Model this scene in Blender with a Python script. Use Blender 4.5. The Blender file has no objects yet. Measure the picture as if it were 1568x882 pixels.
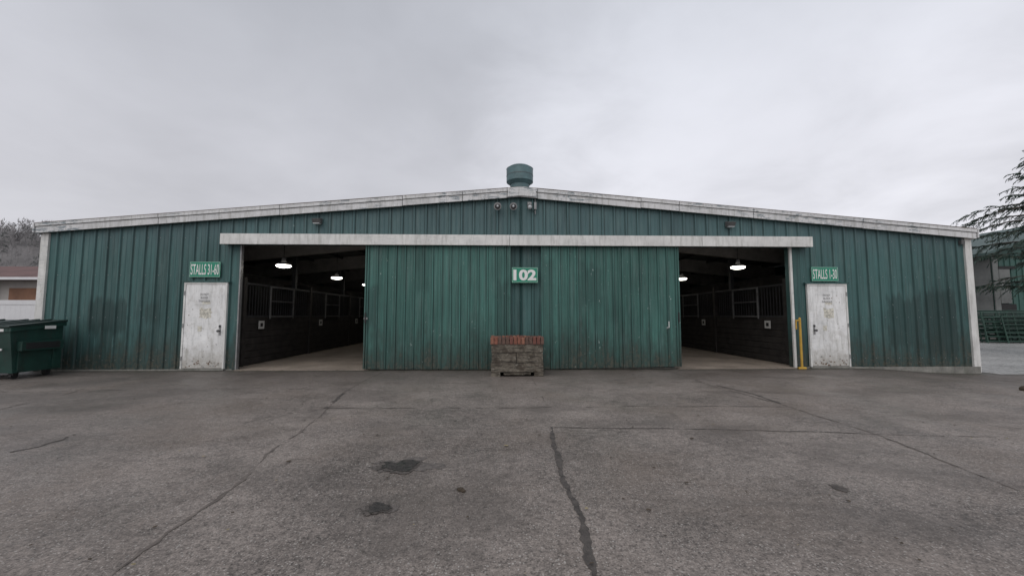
import bpy, math, random
from mathutils import Vector, noise as mn
random.seed(7)
R=math.radians
sc=bpy.context.scene
sc.view_settings.view_transform='Standard'
try: sc.view_settings.look='None'
except Exception: pass
sc.view_settings.exposure=0

# ---------------------------------------------------------------- node helper
class NT:
    def __init__(s,tree): s.t=tree; s.L=tree.links
    def n(s,typ,props=None,ins=None):
        nd=s.t.nodes.new(typ)
        for k,v in (props or {}).items(): setattr(nd,k,v)
        for k,v in (ins or {}).items(): s.set(nd.inputs[k],v)
        return nd
    def set(s,inp,v):
        if isinstance(v,bpy.types.NodeSocket): s.L.new(v,inp)
        else:
            if isinstance(v,(tuple,list)) and len(v)==3 and inp.type=='RGBA': v=(*v,1)
            inp.default_value=v
    def m(s,op,a,b=0.0,c=None,clamp=False):
        ins={0:a,1:b}
        if c is not None: ins[2]=c
        nd=s.n('ShaderNodeMath',{'operation':op,'use_clamp':clamp},ins); return nd.outputs[0]
    def mix(s,f,a,b,mode='MIX'):
        nd=s.n('ShaderNodeMix',{'data_type':'RGBA','blend_type':mode},{0:f,6:a,7:b}); return nd.outputs[2]
    def mr(s,v,a,b,c=0.0,d=1.0,smooth=True):
        nd=s.n('ShaderNodeMapRange',{'interpolation_type':'SMOOTHSTEP' if smooth else 'LINEAR'},{0:v,1:a,2:b,3:c,4:d}); return nd.outputs[0]
    def noise(s,vec,scale,detail=3,rough=.55,dist=0):
        nd=s.n('ShaderNodeTexNoise',{},{'Vector':vec,'Scale':scale,'Detail':detail,'Roughness':rough,'Distortion':dist}); return nd.outputs[0]
    def scale(s,vec,v):
        nd=s.n('ShaderNodeVectorMath',{'operation':'MULTIPLY'},{0:vec,1:v}); return nd.outputs[0]
    def pos(s): return s.n('ShaderNodeNewGeometry').outputs['Position']
    def xyz(s,v):
        nd=s.n('ShaderNodeSeparateXYZ',{},{0:v}); return nd.outputs
    def white(s,v):
        return s.n('ShaderNodeTexWhiteNoise',{'noise_dimensions':'1D'},{'W':v}).outputs[0]
    def gain(s,col,f):
        g=s.n('ShaderNodeCombineColor',{},{0:f,1:f,2:f}).outputs[0]
        return s.mix(1.0,col,g,'MULTIPLY')

def newmat(name,spec=.5):
    m=bpy.data.materials.new(name); m.use_nodes=True
    nt=NT(m.node_tree); b=m.node_tree.nodes['Principled BSDF']
    return m,nt,b

def simple(name,col,rough=.7,var=.25,scale=6,metal=0,bump=.2,spec=.5,grime=None):
    m,t,b=newmat(name)
    p=t.pos()
    n1=t.noise(p,scale,5,.6); n2=t.noise(p,scale*9,3,.6)
    f=t.m('ADD',t.mr(n1,.3,.7,1-var,1+var,False),t.mr(n2,.3,.7,-var*.4,var*.4,False))
    c=t.gain((*col,1),f)
    if grime:
        g=t.mr(t.noise(t.scale(p,(3,3,.8)),1.6,6,.7),.5,.72)
        c=t.mix(t.m('MULTIPLY',g,grime[1]),c,(*grime[0],1))
    t.set(b.inputs['Base Color'],c)
    t.set(b.inputs['Roughness'],t.mr(n2,.2,.8,rough-.1,rough+.1,False))
    b.inputs['Metallic'].default_value=metal
    b.inputs['Specular IOR Level'].default_value=spec
    if bump:
        bp=t.n('ShaderNodeBump',{},{'Strength':bump,'Distance':.01,'Height':n2}).outputs[0]
        t.set(b.inputs['Normal'],bp)
    return m

def green_metal(name,base,patches=(),chip=.5,phase=0.0,sp=.305,off=0.0,upper=0.0):
    m,t,b=newmat(name)
    p=t.pos(); x,y,z=t.xyz(p)
    panel=t.white(t.m('ADD',t.m('FLOOR',t.m('DIVIDE',x,.914)),phase))
    rib=t.white(t.m('ADD',t.m('FLOOR',t.m('DIVIDE',t.m('SUBTRACT',x,off),sp)),phase+.5))
    big=t.noise(p,.5,4,.6)
    st=t.noise(t.scale(p,(14,14,.5)),1.0,5,.65)
    st2=t.noise(t.scale(p,(45,45,1.2)),1.0,3,.6)
    f=t.m('ADD',t.mr(panel,0,1,.82,1.12,False),t.mr(big,.3,.7,-.18,.18,False))
    f=t.m('ADD',f,t.mr(rib,0,1,-.08,.08,False))
    f=t.m('ADD',f,t.mr(st,.3,.7,-.28,.28,False))
    f=t.m('ADD',f,t.mr(st2,.3,.7,-.14,.14,False))
    c=t.gain((*base,1),f)
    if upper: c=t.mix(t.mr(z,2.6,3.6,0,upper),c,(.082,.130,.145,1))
    # chalky faded areas
    ch=t.mr(t.noise(t.scale(p,(5,5,.7)),1.3,6,.7),.46,.70)
    c=t.mix(t.m('MULTIPLY',ch,.30),c,(.14,.20,.19,1))
    # occlusion-like shade and grime painted dark along the rib edges
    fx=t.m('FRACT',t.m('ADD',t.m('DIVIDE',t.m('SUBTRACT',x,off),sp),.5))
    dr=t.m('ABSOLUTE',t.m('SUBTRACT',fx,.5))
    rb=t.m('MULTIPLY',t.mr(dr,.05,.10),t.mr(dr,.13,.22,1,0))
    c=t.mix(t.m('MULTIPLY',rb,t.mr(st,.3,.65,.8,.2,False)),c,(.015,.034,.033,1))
    # dark damp runs hanging from above
    run=t.mr(t.noise(t.scale(p,(6,6,.35)),1.2,5,.7),.55,.70)
    c=t.mix(t.m('MULTIPLY',run,.48),c,(.018,.040,.038,1))
    for (x0,x1,z0,z1,a) in patches:
        xe=t.m('ADD',x,t.mr(t.noise(p,3,3),0,1,-.1,.1,False))
        ze=t.m('ADD',z,t.mr(t.noise(t.scale(p,(9,9,1)),1,3),0,1,-.4,.4,False))
        mk=t.m('MULTIPLY',t.mr(xe,x0-.04,x0+.04),t.mr(xe,x1-.04,x1+.04,1,0))
        mk=t.m('MULTIPLY',mk,t.m('MULTIPLY',t.mr(ze,z0-.12,z0+.12),t.mr(ze,z1-.1,z1+.1,1,0)))
        c=t.mix(t.m('MULTIPLY',mk,a),c,(.014,.034,.032,1))
    # dirt at the bottom
    zz=t.m('ADD',z,t.mr(t.noise(t.scale(p,(3.5,3.5,1.0)),1,6,.75),.25,.75,-.8,.8,False))
    d=t.mr(zz,-.1,1.3,.85,0)
    c=t.mix(d,c,(.024,.036,.031,1))
    spl=t.m('MULTIPLY',t.mr(zz,.0,.6,1,0),t.mr(t.noise(p,13,5,.75),.45,.58))
    c=t.mix(t.m('MULTIPLY',spl,.6),c,(.10,.088,.065,1))
    # pale chips and scratches
    ck=t.m('GREATER_THAN',t.noise(t.scale(p,(17,17,9)),1,3,.7),.715-.02*chip)
    msk=t.mr(t.noise(p,1.1,3),.40,.60)
    c=t.mix(t.m('MULTIPLY',t.m('MULTIPLY',ck,msk),chip),c,(.38,.44,.42,1))
    ru=t.mr(t.noise(t.scale(p,(9,9,.9)),1.1,6,.75),.64,.78)
    c=t.mix(t.m('MULTIPLY',ru,.35),c,(.09,.065,.04,1))
    t.set(b.inputs['Base Color'],c)
    t.set(b.inputs['Roughness'],t.mr(st,.3,.7,.42,.68,False))
    b.inputs['Specular IOR Level'].default_value=.38
    h=t.m('ADD',t.noise(t.scale(p,(3,3,1.2)),1.5,2),t.m('MULTIPLY',st2,.1))
    t.set(b.inputs['Normal'],t.n('ShaderNodeBump',{},{'Strength':.45,'Distance':.02,'Height':h}).outputs[0])
    return m

def white_paint(name,base=(.72,.72,.70),peel=.5,rust=.3,grime=.35,low=0):
    m,t,b=newmat(name)
    p=t.pos(); x,y,z=t.xyz(p)
    n1=t.noise(p,2,5,.6)
    c=t.gain((*base,1),t.mr(n1,.3,.7,.82,1.08,False))
    gr=t.mr(t.noise(t.scale(p,(12,12,2)),1,5,.7),.44,.70)
    c=t.mix(t.m('MULTIPLY',gr,grime),c,(.25,.25,.22,1))
    pe=t.m('GREATER_THAN',t.noise(t.scale(p,(4,4,22)),1,6,.72),.55)
    zone=t.mr(t.noise(t.scale(p,(.45,.45,.45)),1,2),.47,.54)
    c=t.mix(t.m('MULTIPLY',t.m('MULTIPLY',pe,zone),peel),c,(.14,.18,.2,1))
    rs=t.mr(t.noise(t.scale(p,(7,7,3)),1.3,6,.75),.60,.74)
    c=t.mix(t.m('MULTIPLY',rs,rust),c,(.22,.14,.08,1))
    if low:
        zz=t.m('ADD',z,t.mr(t.noise(p,7,5,.7),.2,.8,-.35,.35,False))
        c=t.mix(t.mr(zz,-.05,.75,low,0),c,(.22,.19,.14,1))
        sm=t.mr(t.noise(p,3.2,5,.65,.8),.52,.66); c=t.mix(t.m('MULTIPLY',sm,.3),c,(.34,.32,.28,1))
    t.set(b.inputs['Base Color'],c)
    b.inputs['Roughness'].default_value=.55
    t.set(b.inputs['Normal'],t.n('ShaderNodeBump',{},{'Strength':.25,'Distance':.01,'Height':t.noise(p,14,4)}).outputs[0])
    return m

# ---------------------------------------------------------------- mesh builder
class MB:
    def __init__(s): s.v=[];s.f=[];s.mi=[];s.mats=[]
    def mid(s,m):
        if m not in s.mats: s.mats.append(m)
        return s.mats.index(m)
    def poly(s,vs,m,flip=False):
        i=len(s.v); s.v+= [tuple(v) for v in vs]
        ids=list(range(i,i+len(vs)))
        if flip: ids.reverse()
        s.f.append(ids); s.mi.append(s.mid(m))
    def hexa(s,c,m):
        i=len(s.v); s.v+=[tuple(v) for v in c]; k=s.mid(m)
        for q in ((3,2,1,0),(4,5,6,7),(0,1,5,4),(1,2,6,5),(2,3,7,6),(3,0,4,7)):
            s.f.append([i+a for a in q]); s.mi.append(k)
    def box(s,x0,x1,y0,y1,z0,z1,m):
        s.hexa([(x0,y0,z0),(x1,y0,z0),(x1,y1,z0),(x0,y1,z0),(x0,y0,z1),(x1,y0,z1),(x1,y1,z1),(x0,y1,z1)],m)
    def cyl(s,p0,p1,r0,r1,m,n=12,caps=True):
        p0=Vector(p0);p1=Vector(p1);d=(p1-p0).normalized()
        u=d.orthogonal().normalized();w=d.cross(u)
        i=len(s.v);k=s.mid(m)
        for p,r in((p0,r0),(p1,r1)):
            for j in range(n):
                a=2*math.pi*j/n; s.v.append(tuple(p+u*math.cos(a)*r+w*math.sin(a)*r))
        for j in range(n):
            s.f.append([i+j,i+(j+1)%n,i+n+(j+1)%n,i+n+j]);s.mi.append(k)
        if caps:
            s.f.append([i+j for j in reversed(range(n))]);s.mi.append(k)
            s.f.append([i+n+j for j in range(n)]);s.mi.append(k)
    def ell(s,c,rx,ry,rz,m,nu=14,nv=8):
        i=len(s.v);k=s.mid(m)
        for a in range(nv+1):
            th=math.pi*a/nv
            for b in range(nu):
                ph=2*math.pi*b/nu
                s.v.append((c[0]+rx*math.sin(th)*math.cos(ph),c[1]+ry*math.sin(th)*math.sin(ph),c[2]+rz*math.cos(th)))
        for a in range(nv):
            for b in range(nu):
                s.f.append([i+a*nu+b,i+(a+1)*nu+b,i+(a+1)*nu+(b+1)%nu,i+a*nu+(b+1)%nu]);s.mi.append(k)
    def build(s,name,parent=None,bevel=0,smooth=False):
        me=bpy.data.meshes.new(name)
        xs=[v[0] for v in s.v];ys=[v[1] for v in s.v];zs=[v[2] for v in s.v]
        o=((min(xs)+max(xs))/2,(min(ys)+max(ys))/2,min(zs))
        me.from_pydata([(v[0]-o[0],v[1]-o[1],v[2]-o[2]) for v in s.v],[],s.f)
        for m in s.mats: me.materials.append(m)
        me.polygons.foreach_set('material_index',s.mi)
        if smooth: me.polygons.foreach_set('use_smooth',[True]*len(s.f))
        me.update()
        ob=bpy.data.objects.new(name,me); sc.collection.objects.link(ob)
        if parent:
            ob.parent=parent; ob.location=Vector(o)-parent.location
        else: ob.location=o
        if bevel:
            bv=ob.modifiers.new('bevel','BEVEL');bv.width=bevel;bv.segments=2;bv.limit_method='ANGLE'
        return ob
def empty(name,loc=(0,0,0)):
    e=bpy.data.objects.new(name,None); e.location=loc; sc.collection.objects.link(e); return e

def text_mesh(name,body,x0,x1,z0,z1,y,mat,parent=None,bold=0):
    cu=bpy.data.curves.new(name+'_c','FONT'); cu.body=body; cu.offset=bold; cu.align_x='CENTER'; cu.resolution_u=4
    to=bpy.data.objects.new(name+'_t',cu); sc.collection.objects.link(to)
    bpy.context.view_layer.update()
    dg=bpy.context.evaluated_depsgraph_get()
    me=bpy.data.meshes.new_from_object(to.evaluated_get(dg))
    bpy.data.objects.remove(to)
    vx=[v.co.x for v in me.vertices];vy=[v.co.y for v in me.vertices]
    a,b,c,d=min(vx),max(vx),min(vy),max(vy)
    for v in me.vertices:
        v.co=Vector(((v.co.x-a)/(b-a)*(x1-x0)-(x1-x0)/2,0,(v.co.y-c)/(d-c)*(z1-z0)))
    me.materials.clear(); me.materials.append(mat)
    ob=bpy.data.objects.new(name,me); sc.collection.objects.link(ob)
    loc=Vector(((x0+x1)/2,y,z0))
    if parent: ob.parent=parent; ob.location=loc-parent.location
    else: ob.location=loc
    return ob

# ---------------------------------------------------------------- materials
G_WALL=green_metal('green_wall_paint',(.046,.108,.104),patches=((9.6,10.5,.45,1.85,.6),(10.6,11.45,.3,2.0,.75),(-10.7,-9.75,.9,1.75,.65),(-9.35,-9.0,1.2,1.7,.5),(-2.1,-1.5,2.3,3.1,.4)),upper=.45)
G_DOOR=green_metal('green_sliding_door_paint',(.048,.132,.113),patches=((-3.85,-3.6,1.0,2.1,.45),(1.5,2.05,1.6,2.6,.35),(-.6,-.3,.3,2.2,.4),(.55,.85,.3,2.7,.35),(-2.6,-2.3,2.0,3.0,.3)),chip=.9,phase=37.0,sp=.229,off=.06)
G_TRIM=green_metal('green_trim_paint',(.040,.095,.090),chip=.3,phase=11)
WHITE=white_paint('white_fascia_paint',(.62,.62,.62),.85,.2,.55)
WHITE2=white_paint('white_trim_paint',(.66,.655,.63),.15,.3,.42)
DOORW=white_paint('white_door_paint',(.78,.78,.77),.1,.5,.4,low=.6)
DARK=simple('dark_shadow_gap',(.02,.02,.02),.9)
STEEL=simple('galvanised_steel',(.26,.26,.26),.5,.2,8,.5)
DSTEEL=simple('dark_painted_steel',(.028,.029,.031),.6,.3,8)
MSTEEL=simple('dull_gate_steel',(.12,.12,.12),.6,.3,8)
BEAM=simple('grey_beam_paint',(.42,.41,.39),.7,.2,3)
WOOD=simple('dark_stall_wood',(.024,.021,.019),.75,.6,4,bump=.4)
INNER=simple('interior_lining',(.05,.05,.05),.9,.2,2)
SLAB=simple('interior_concrete_floor',(.24,.20,.165),.7,.35,1.2,grime=((.09,.075,.06),.7))
CONC=simple('weathered_concrete',(.20,.195,.175),.85,.35,5,bump=.5,grime=((.06,.07,.05),.7))
ROOFM=simple('roof_sheet',(.20,.22,.22),.6,.2,1,.2)
BLACK=simple('black_plastic',(.015,.015,.016),.5)
YEL=simple('yellow_post_paint',(.46,.28,.04),.6,.25,9,grime=((.15,.08,.03),.6))
SIGNG=simple('sign_green',(.012,.22,.135),.45,.08,4,bump=0)
SIGNW=simple('sign_white',(.70,.70,.68),.5,.06,9,bump=0)
VENT=simple('vent_green_paint',(.09,.155,.165),.5,.25,3,.1)
CABLE=simple('cable_grey',(.09,.09,.09),.6)
GLASS=simple('lamp_glass',(.45,.47,.48),.15,.1,5,bump=0)
FADED=simple('faded_lettering',(.22,.22,.22),.7,.3,30,bump=0)
PEEL=simple('peeled_poster_residue',(.55,.53,.46),.8,.45,22,bump=.4)
RUST=simple('rust_edge',(.15,.095,.06),.85,.4,12)

def emis(name,col,s):
    m,t,b=newmat(name); b.inputs['Emission Color'].default_value=(*col,1); b.inputs['Emission Strength'].default_value=s
    b.inputs['Base Color'].default_value=(.8,.8,.8,1); return m
BULB=emis('lamp_bulb_glow',(1,.95,.84),8)

# ---------------------------------------------------------------- ground
def gz(x):
    t=min(1,max(0,(x-8.5)/3)); return -.15*t*t*(3-2*t)
def ground_mat():
    m,t,b=newmat('worn_asphalt')
    p=t.pos(); x,y,z=t.xyz(p)
    big=t.noise(p,.22,5,.6); mid=t.noise(p,1.3,6,.65,.4); sm=t.noise(p,9,5,.7); fine=t.noise(p,30,4,.75); fine2=t.noise(p,85,3,.7)
    f=t.m('ADD',t.mr(big,.3,.7,.70,1.24,False),t.mr(mid,.3,.7,-.24,.24,False))
    f=t.m('ADD',f,t.mr(sm,.3,.7,-.26,.26,False))
    f=t.m('ADD',f,t.mr(fine,.3,.7,-.50,.50,False))
    f=t.m('ADD',f,t.mr(fine2,.3,.7,-.45,.45,False))
    f=t.m('MAXIMUM',f,.15)
    c=t.gain((.215,.186,.167,1),f)
    c=t.mix(t.mr(t.noise(p,.6,5,.6),.45,.7,0,.45),c,(.155,.122,.098,1))
    for sc_,th,se,am in((62.0,.28,.70,.75),(28.0,.2,.80,.7)):
        vc=t.n('ShaderNodeTexVoronoi',{},{'Vector':p,'Scale':sc_})
        s_=t.m('LESS_THAN',vc.outputs['Distance'],th)
        sel=t.m('GREATER_THAN',t.xyz(vc.outputs['Color'])[0],se)
        c=t.mix(t.m('MULTIPLY',t.m('MULTIPLY',s_,sel),am),c,(.44,.415,.385,1))
    vc=t.n('ShaderNodeTexVoronoi',{},{'Vector':p,'Scale':45.0})
    s_=t.m('MULTIPLY',t.m('LESS_THAN',vc.outputs['Distance'],.3),t.m('GREATER_THAN',t.xyz(vc.outputs['Color'])[2],.7))
    c=t.mix(t.m('MULTIPLY',s_,.6),c,(.055,.049,.043,1))
    vd=t.n('ShaderNodeTexVoronoi',{'feature':'DISTANCE_TO_EDGE'},{'Vector':t.n('ShaderNodeVectorMath',{'operation':'ADD'},{0:p,1:t.scale(t.n('ShaderNodeTexNoise',{},{'Vector':p,'Scale':2.5,'Detail':4}).outputs['Color'],(.5,.5,.5))}).outputs[0],'Scale':.75})
    ckm=t.m('MULTIPLY',t.mr(vd.outputs['Distance'],.002,.010,1,0),t.mr(t.noise(p,.7,3),.5,.6))
    c=t.mix(t.m('MULTIPLY',ckm,.40),c,(.06,.053,.047,1))
    # damp blotches of several sizes
    ds=t.mr(t.noise(p,2.2,7,.7,.6),.56,.70,0,.48)
    c=t.mix(ds,c,(.08,.068,.06,1))
    ds2=t.mr(t.noise(t.scale(p,(.5,1,1)),.8,6,.65,.5),.51,.64,0,.45)
    c=t.mix(ds2,c,(.095,.082,.073,1))
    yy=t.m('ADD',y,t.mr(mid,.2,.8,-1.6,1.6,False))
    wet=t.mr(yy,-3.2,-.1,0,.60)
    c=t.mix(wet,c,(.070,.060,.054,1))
    moss=t.m('MULTIPLY',t.mr(t.m('ADD',y,t.mr(t.noise(p,3,5),0,1,-.4,.4,False)),-.5,-.05),t.m('LESS_THAN',y,.5))
    c=t.mix(t.m('MULTIPLY',moss,.65),c,(.028,.034,.02,1))
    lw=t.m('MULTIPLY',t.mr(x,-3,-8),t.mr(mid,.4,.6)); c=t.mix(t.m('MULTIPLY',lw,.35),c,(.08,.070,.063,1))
    t.set(b.inputs['Base Color'],c)
    rg=t.mr(t.noise(p,.9,6,.65),.35,.65,.34,.72,False)
    t.set(b.inputs['Roughness'],rg)
    b.inputs['Specular IOR Level'].default_value=.45
    h=t.m('ADD',t.m('ADD',fine,t.m('MULTIPLY',fine2,.6)),t.m('MULTIPLY',mid,.8))
    t.set(b.inputs['Normal'],t.n('ShaderNodeBump',{},{'Strength':.65,'Distance':.014,'Height':h}).outputs[0])
    return m
GR=ground_mat()
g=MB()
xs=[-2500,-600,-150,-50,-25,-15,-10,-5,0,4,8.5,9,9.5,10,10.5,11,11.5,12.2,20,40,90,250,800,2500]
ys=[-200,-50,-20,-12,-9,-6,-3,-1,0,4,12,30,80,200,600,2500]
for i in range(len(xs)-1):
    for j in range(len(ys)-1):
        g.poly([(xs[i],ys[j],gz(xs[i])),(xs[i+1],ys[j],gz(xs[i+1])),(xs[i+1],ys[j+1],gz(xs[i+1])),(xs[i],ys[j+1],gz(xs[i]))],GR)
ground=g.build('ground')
TAR=simple('tar_joint_filler',(.070,.061,.055),.7,.5,12,bump=.6)
TARL=simple('worn_joint_edge',(.12,.103,.091),.8,.5,9,bump=.5)
def ribbon(mb,pts,w,m,jit=.5,z=.004,wob=.02,gap=0):
    P=[]
    for a,b2 in zip(pts[:-1],pts[1:]):
        d=math.dist(a,b2); n=max(2,int(d/.03))
        for k in range(n): P.append((a[0]+(b2[0]-a[0])*k/n,a[1]+(b2[1]-a[1])*k/n))
    P.append(pts[-1])
    Lr=[]
    for i,q in enumerate(P):
        q2=P[min(i+1,len(P)-1)];q1=P[max(i-1,0)]
        dx,dy=q2[0]-q1[0],q2[1]-q1[1];l=math.hypot(dx,dy) or 1;nx,ny=-dy/l,dx/l
        o=mn.noise(Vector((q[0]*1.3,q[1]*1.3,w*90)))*wob*2+mn.noise(Vector((q[0]*9,q[1]*9,2)))*wob*.7
        ww=w*(1+jit*1.6*mn.noise(Vector((q[0]*5,q[1]*5,7.7+w*50))))*.5
        wa=max(ww+random.uniform(-1,1)*w*.2,.0015); wc=max(ww+random.uniform(-1,1)*w*.2,.0015)
        Lr.append(((q[0]+nx*(o+wa),q[1]+ny*(o+wa)),(q[0]+nx*(o-wc),q[1]+ny*(o-wc))))
    for i in range(len(Lr)-1):
        if gap and mn.noise(Vector((P[i][0]*2.2,P[i][1]*2.2,3.3)))>gap: continue
        a,b2=Lr[i];c,d=Lr[i+1]
        vs=[(b2[0],b2[1],gz(b2[0])+z),(d[0],d[1],gz(d[0])+z),(c[0],c[1],gz(c[0])+z),(a[0],a[1],gz(a[0])+z)]
        nrm=(Vector(vs[1])-Vector(vs[0])).cross(Vector(vs[2])-Vector(vs[0]))
        mb.poly(vs,m,flip=nrm.z<0)
cr=MB()
ribbon(cr,[(.10,-5.15),(.02,-6.62),(.02,-7.27),(-.01,-7.9),(-.04,-9.6)],.045,TAR,.7)
ribbon(cr,[(.16,-1.6),(.15,-4.1),(.10,-5.12)],.012,TARL,1,wob=.03,gap=.1)
ribbon(cr,[(.14,-5.2),(1.5,-5.25),(3.0,-5.42),(3.75,-5.55)],.020,TAR,.8)
ribbon(cr,[(3.75,-5.55),(5.5,-5.7),(8,-5.8),(12,-6)],.010,TARL,1,wob=.03,gap=.1)
ribbon(cr,[(3.58,-.4),(3.57,-2.4),(3.75,-4.0),(3.75,-5.55),(3.5,-7.0),(3.4,-9)],.018,TARL,1,gap=.25)
ribbon(cr,[(3.65,-2.4),(3.85,-3.2),(3.8,-4.0)],.04,TAR,.9,z=.005,gap=.0)
ribbon(cr,[(-3.35,-.5),(-3.3,-2.87),(-2.95,-4.4),(-2.68,-6.55),(-2.54,-7.57),(-2.45,-9)],.022,TARL,1,wob=.035,gap=.3)
ribbon(cr,[(-3.25,-3.0),(-3.15,-3.6),(-3.05,-4.1)],.045,TAR,.9,z=.005,gap=.05)
ribbon(cr,[(-3.1,-4.1),(-1,-4.16),(1.5,-4.1),(3.75,-4.2)],.014,TAR,1,gap=.25)
ribbon(cr,[(-3.3,-2.0),(-1,-2.0),(1.5,-2.1),(3.6,-2.0)],.014,TARL,1,gap=.1)
ribbon(cr,[(-5.35,-5.3),(-5.3,-5.7),(-5.5,-6.1),(-5.4,-6.7)],.024,TAR,1,wob=.06,gap=.1)
ribbon(cr,[(-8.5,-.9),(-8.2,-2.4),(-7.7,-4.1),(-7.4,-6)],.022,TARL,1,wob=.05,gap=.2)
ribbon(cr,[(-12,-2.6),(-9,-2.7),(-6,-2.5),(-3.3,-2.6)],.02,TARL,1,wob=.05,gap=.05)
ribbon(cr,[(5.0,-1.4),(8.0,-1.5),(12,-1.3),(16,-1.6)],.02,TARL,1,wob=.05,gap=.1)
cr.build('tar_joints',ground)
def wetmat():
    m,t,b=newmat('damp_pothole')
    p=t.pos(); c=t.gain((.030,.026,.023,1),t.mr(t.noise(p,30,4),.3,.7,.5,1.8,False))
    t.set(b.inputs['Base Color'],c); t.set(b.inputs['Roughness'],t.mr(t.noise(p,9,3),.35,.65,.25,.7,False))
    t.set(b.inputs['Normal'],t.n('ShaderNodeBump',{},{'Strength':.6,'Distance':.01,'Height':t.noise(p,40,3)}).outputs[0])
    return m
WET=wetmat()
ph=MB()
RIM=simple('pothole_rim',(.085,.074,.066),.8,.45,14,bump=.8)
RIM2=simple('pothole_outer_rim',(.13,.115,.105),.8,.5,20,bump=.8)
def blob(mb,cx,cy,rx,ry,m,z,seed,n=90,rough=.5):
    vs=[]
    for k in range(n):
        a=2*math.pi*k/n
        r=1+rough*mn.noise(Vector((math.cos(a)*1.3,math.sin(a)*1.3,seed)))+rough*.35*mn.noise(Vector((math.cos(a)*5,math.sin(a)*5,seed)))+rough*.25*mn.noise(Vector((math.cos(a)*14,math.sin(a)*14,seed)))
        X=cx+rx*r*math.cos(a);vs.append((X,cy+ry*r*math.sin(a),gz(X)+z))
    mb.poly(vs,m)
for (cx,cy,rx,ry,sd) in ((-1.41,-6.33,.21,.12,3.1),(-1.36,-7.12,.085,.062,8.2)):
    blob(ph,cx-.01,cy-.01,rx*1.32,ry*1.35,RIM2,.003,sd+1,rough=.9); blob(ph,cx-.01,cy-.01,rx*1.12,ry*1.12,RIM,.006,sd,rough=.8); blob(ph,cx,cy,rx*.93,ry*.9,WET,.009,sd,rough=.9)
blob(ph,2.17,-6.9,.06,.05,RIM,.004,5.5,rough=1)
ph.build('potholes',ground)
PALE=simple('wet_pale_concrete',(.38,.375,.365),.3,.25,.8,bump=.15,grime=((.16,.15,.14),.45))
g=MB(); g.poly([(12.25,-.2,-.146),(60,-1.5,-.146),(60,13,-.146),(12.25,13,-.146)],PALE)
g.build('concrete_yard')
LEAF=simple('leaf_litter_brown',(.055,.04,.026),.8,.5,30,bump=0)
LEAFG=simple('leaf_litter_pale',(.24,.20,.12),.8,.5,30,bump=0)
lv=MB()
for k in range(1200):
    near=random.random()<.3
    X=random.uniform(-13,13);Y=random.uniform(-8.6,-.1)
    if near: Y=-abs(random.gauss(0,.35))-.05
    r=random.uniform(.004,.012)*(1.6 if random.random()<.15 else 1);a=random.uniform(0,6.28);z0=gz(X)+.010
    vs=[]
    for q in range(5):
        an=a+q*6.28/5; rr=r*random.uniform(.6,1.3); vs.append((X+rr*math.cos(an)*1.3,Y+rr*math.sin(an),z0+random.uniform(0,.006)))
    lv.poly(vs,LEAF if random.random()<.8 else LEAFG)
lv.build('fallen_leaves')
st=MB()
for (X,Y,r) in ((-.81,-6.86,.022),(-.79,-6.88,.017),(-.83,-6.84,.013)):
    st.ell((X,Y,gz(X)+r*.5),r*1.2,r,r*.7,LEAF,8,5)
st.build('dirt_clod')
st=MB()
for k in range(16):
    X=9.2+random.uniform(-.2,.4);Y=-3.1+random.uniform(-.15,.15);r=random.uniform(.03,.09)
    st.ell((X,Y,gz(X)+r*.4),r*1.3,r,r*.7,LEAF if k%4 else CONC,7,5)
st.build('rubble_pile')

# ---------------------------------------------------------------- the barn
W=11.9; DEPTH=36.0
def roofz(x): return 4.60-.0845*abs(x)
barn=empty('stable_barn',(0,0,0))
def ribbed(mb,x0,x1,y,zb,zt,sp,d,m,off=0,w=.035):
    prof=[(x0,0)]
    k=math.floor((x0-off)/sp)
    while True:
        xc=off+k*sp; k+=1
        if xc>x1: break
        a=xc-w
        if a<x0+.005 or xc+w>x1-.005: continue
        prof+=[(a,0),(xc-w*.5,d),(xc+w*.5,d),(xc+w,0)]
        xm=xc+sp*.5
        if xm+.02<x1-.01: prof+=[(xm-.016,0),(xm-.006,d*.28),(xm+.006,d*.28),(xm+.016,0)]
    if x0<0<x1: prof.append((0,None))
    prof.append((x1,0))
    prof=sorted(prof,key=lambda q:q[0])
    prof=[(a,(0 if b is None else b)) for a,b in prof]
    for (a,da),(b,db) in zip(prof[:-1],prof[1:]):
        if b-a<1e-5: continue
        mb.poly([(a,y-da,zb(a)),(b,y-db,zb(b)),(b,y-db,zt(b)),(a,y-da,zt(a))],m)
wl=MB()
c0=lambda v:(lambda x:v)
top=lambda x:roofz(x)-.06
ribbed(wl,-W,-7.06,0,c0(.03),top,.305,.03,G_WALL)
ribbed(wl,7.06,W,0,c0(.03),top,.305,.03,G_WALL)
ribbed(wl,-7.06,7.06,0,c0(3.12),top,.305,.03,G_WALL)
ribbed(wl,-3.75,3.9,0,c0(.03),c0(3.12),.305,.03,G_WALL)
for zz in (.25,1.3,2.35,3.3):
    k=-38
    while k<=38:
        xc=k*.305+.07; k+=1
        if zz<3 and (-7.1<xc<7.1): continue
        if zz<2.2 and 7.35<abs(xc)<8.5: continue
        if zz>3 and abs(xc)<7.6: continue
        if abs(xc)>11.7: continue
        wl.box(xc-.007,xc+.007,-.008,-.001,zz-.007,zz+.007,STEEL)
wl.build('gable_wall_cladding',barn)
wb=MB()
for a,b,z0,z1 in ((-W,-7.06,0,3.3),(7.06,W,0,3.3),(-3.75,3.9,0,3.12)): wb.box(a,b,.06,.1,z0,z1,INNER)
wb.box(-W,W,.06,.1,3.125,3.45,INNER)
wb.poly([(-W,.1,3.45),(W,.1,3.45),(W,.1,roofz(W)-.06),(0,.1,roofz(0)-.06),(-W,.1,roofz(W)-.06)],INNER)
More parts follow.
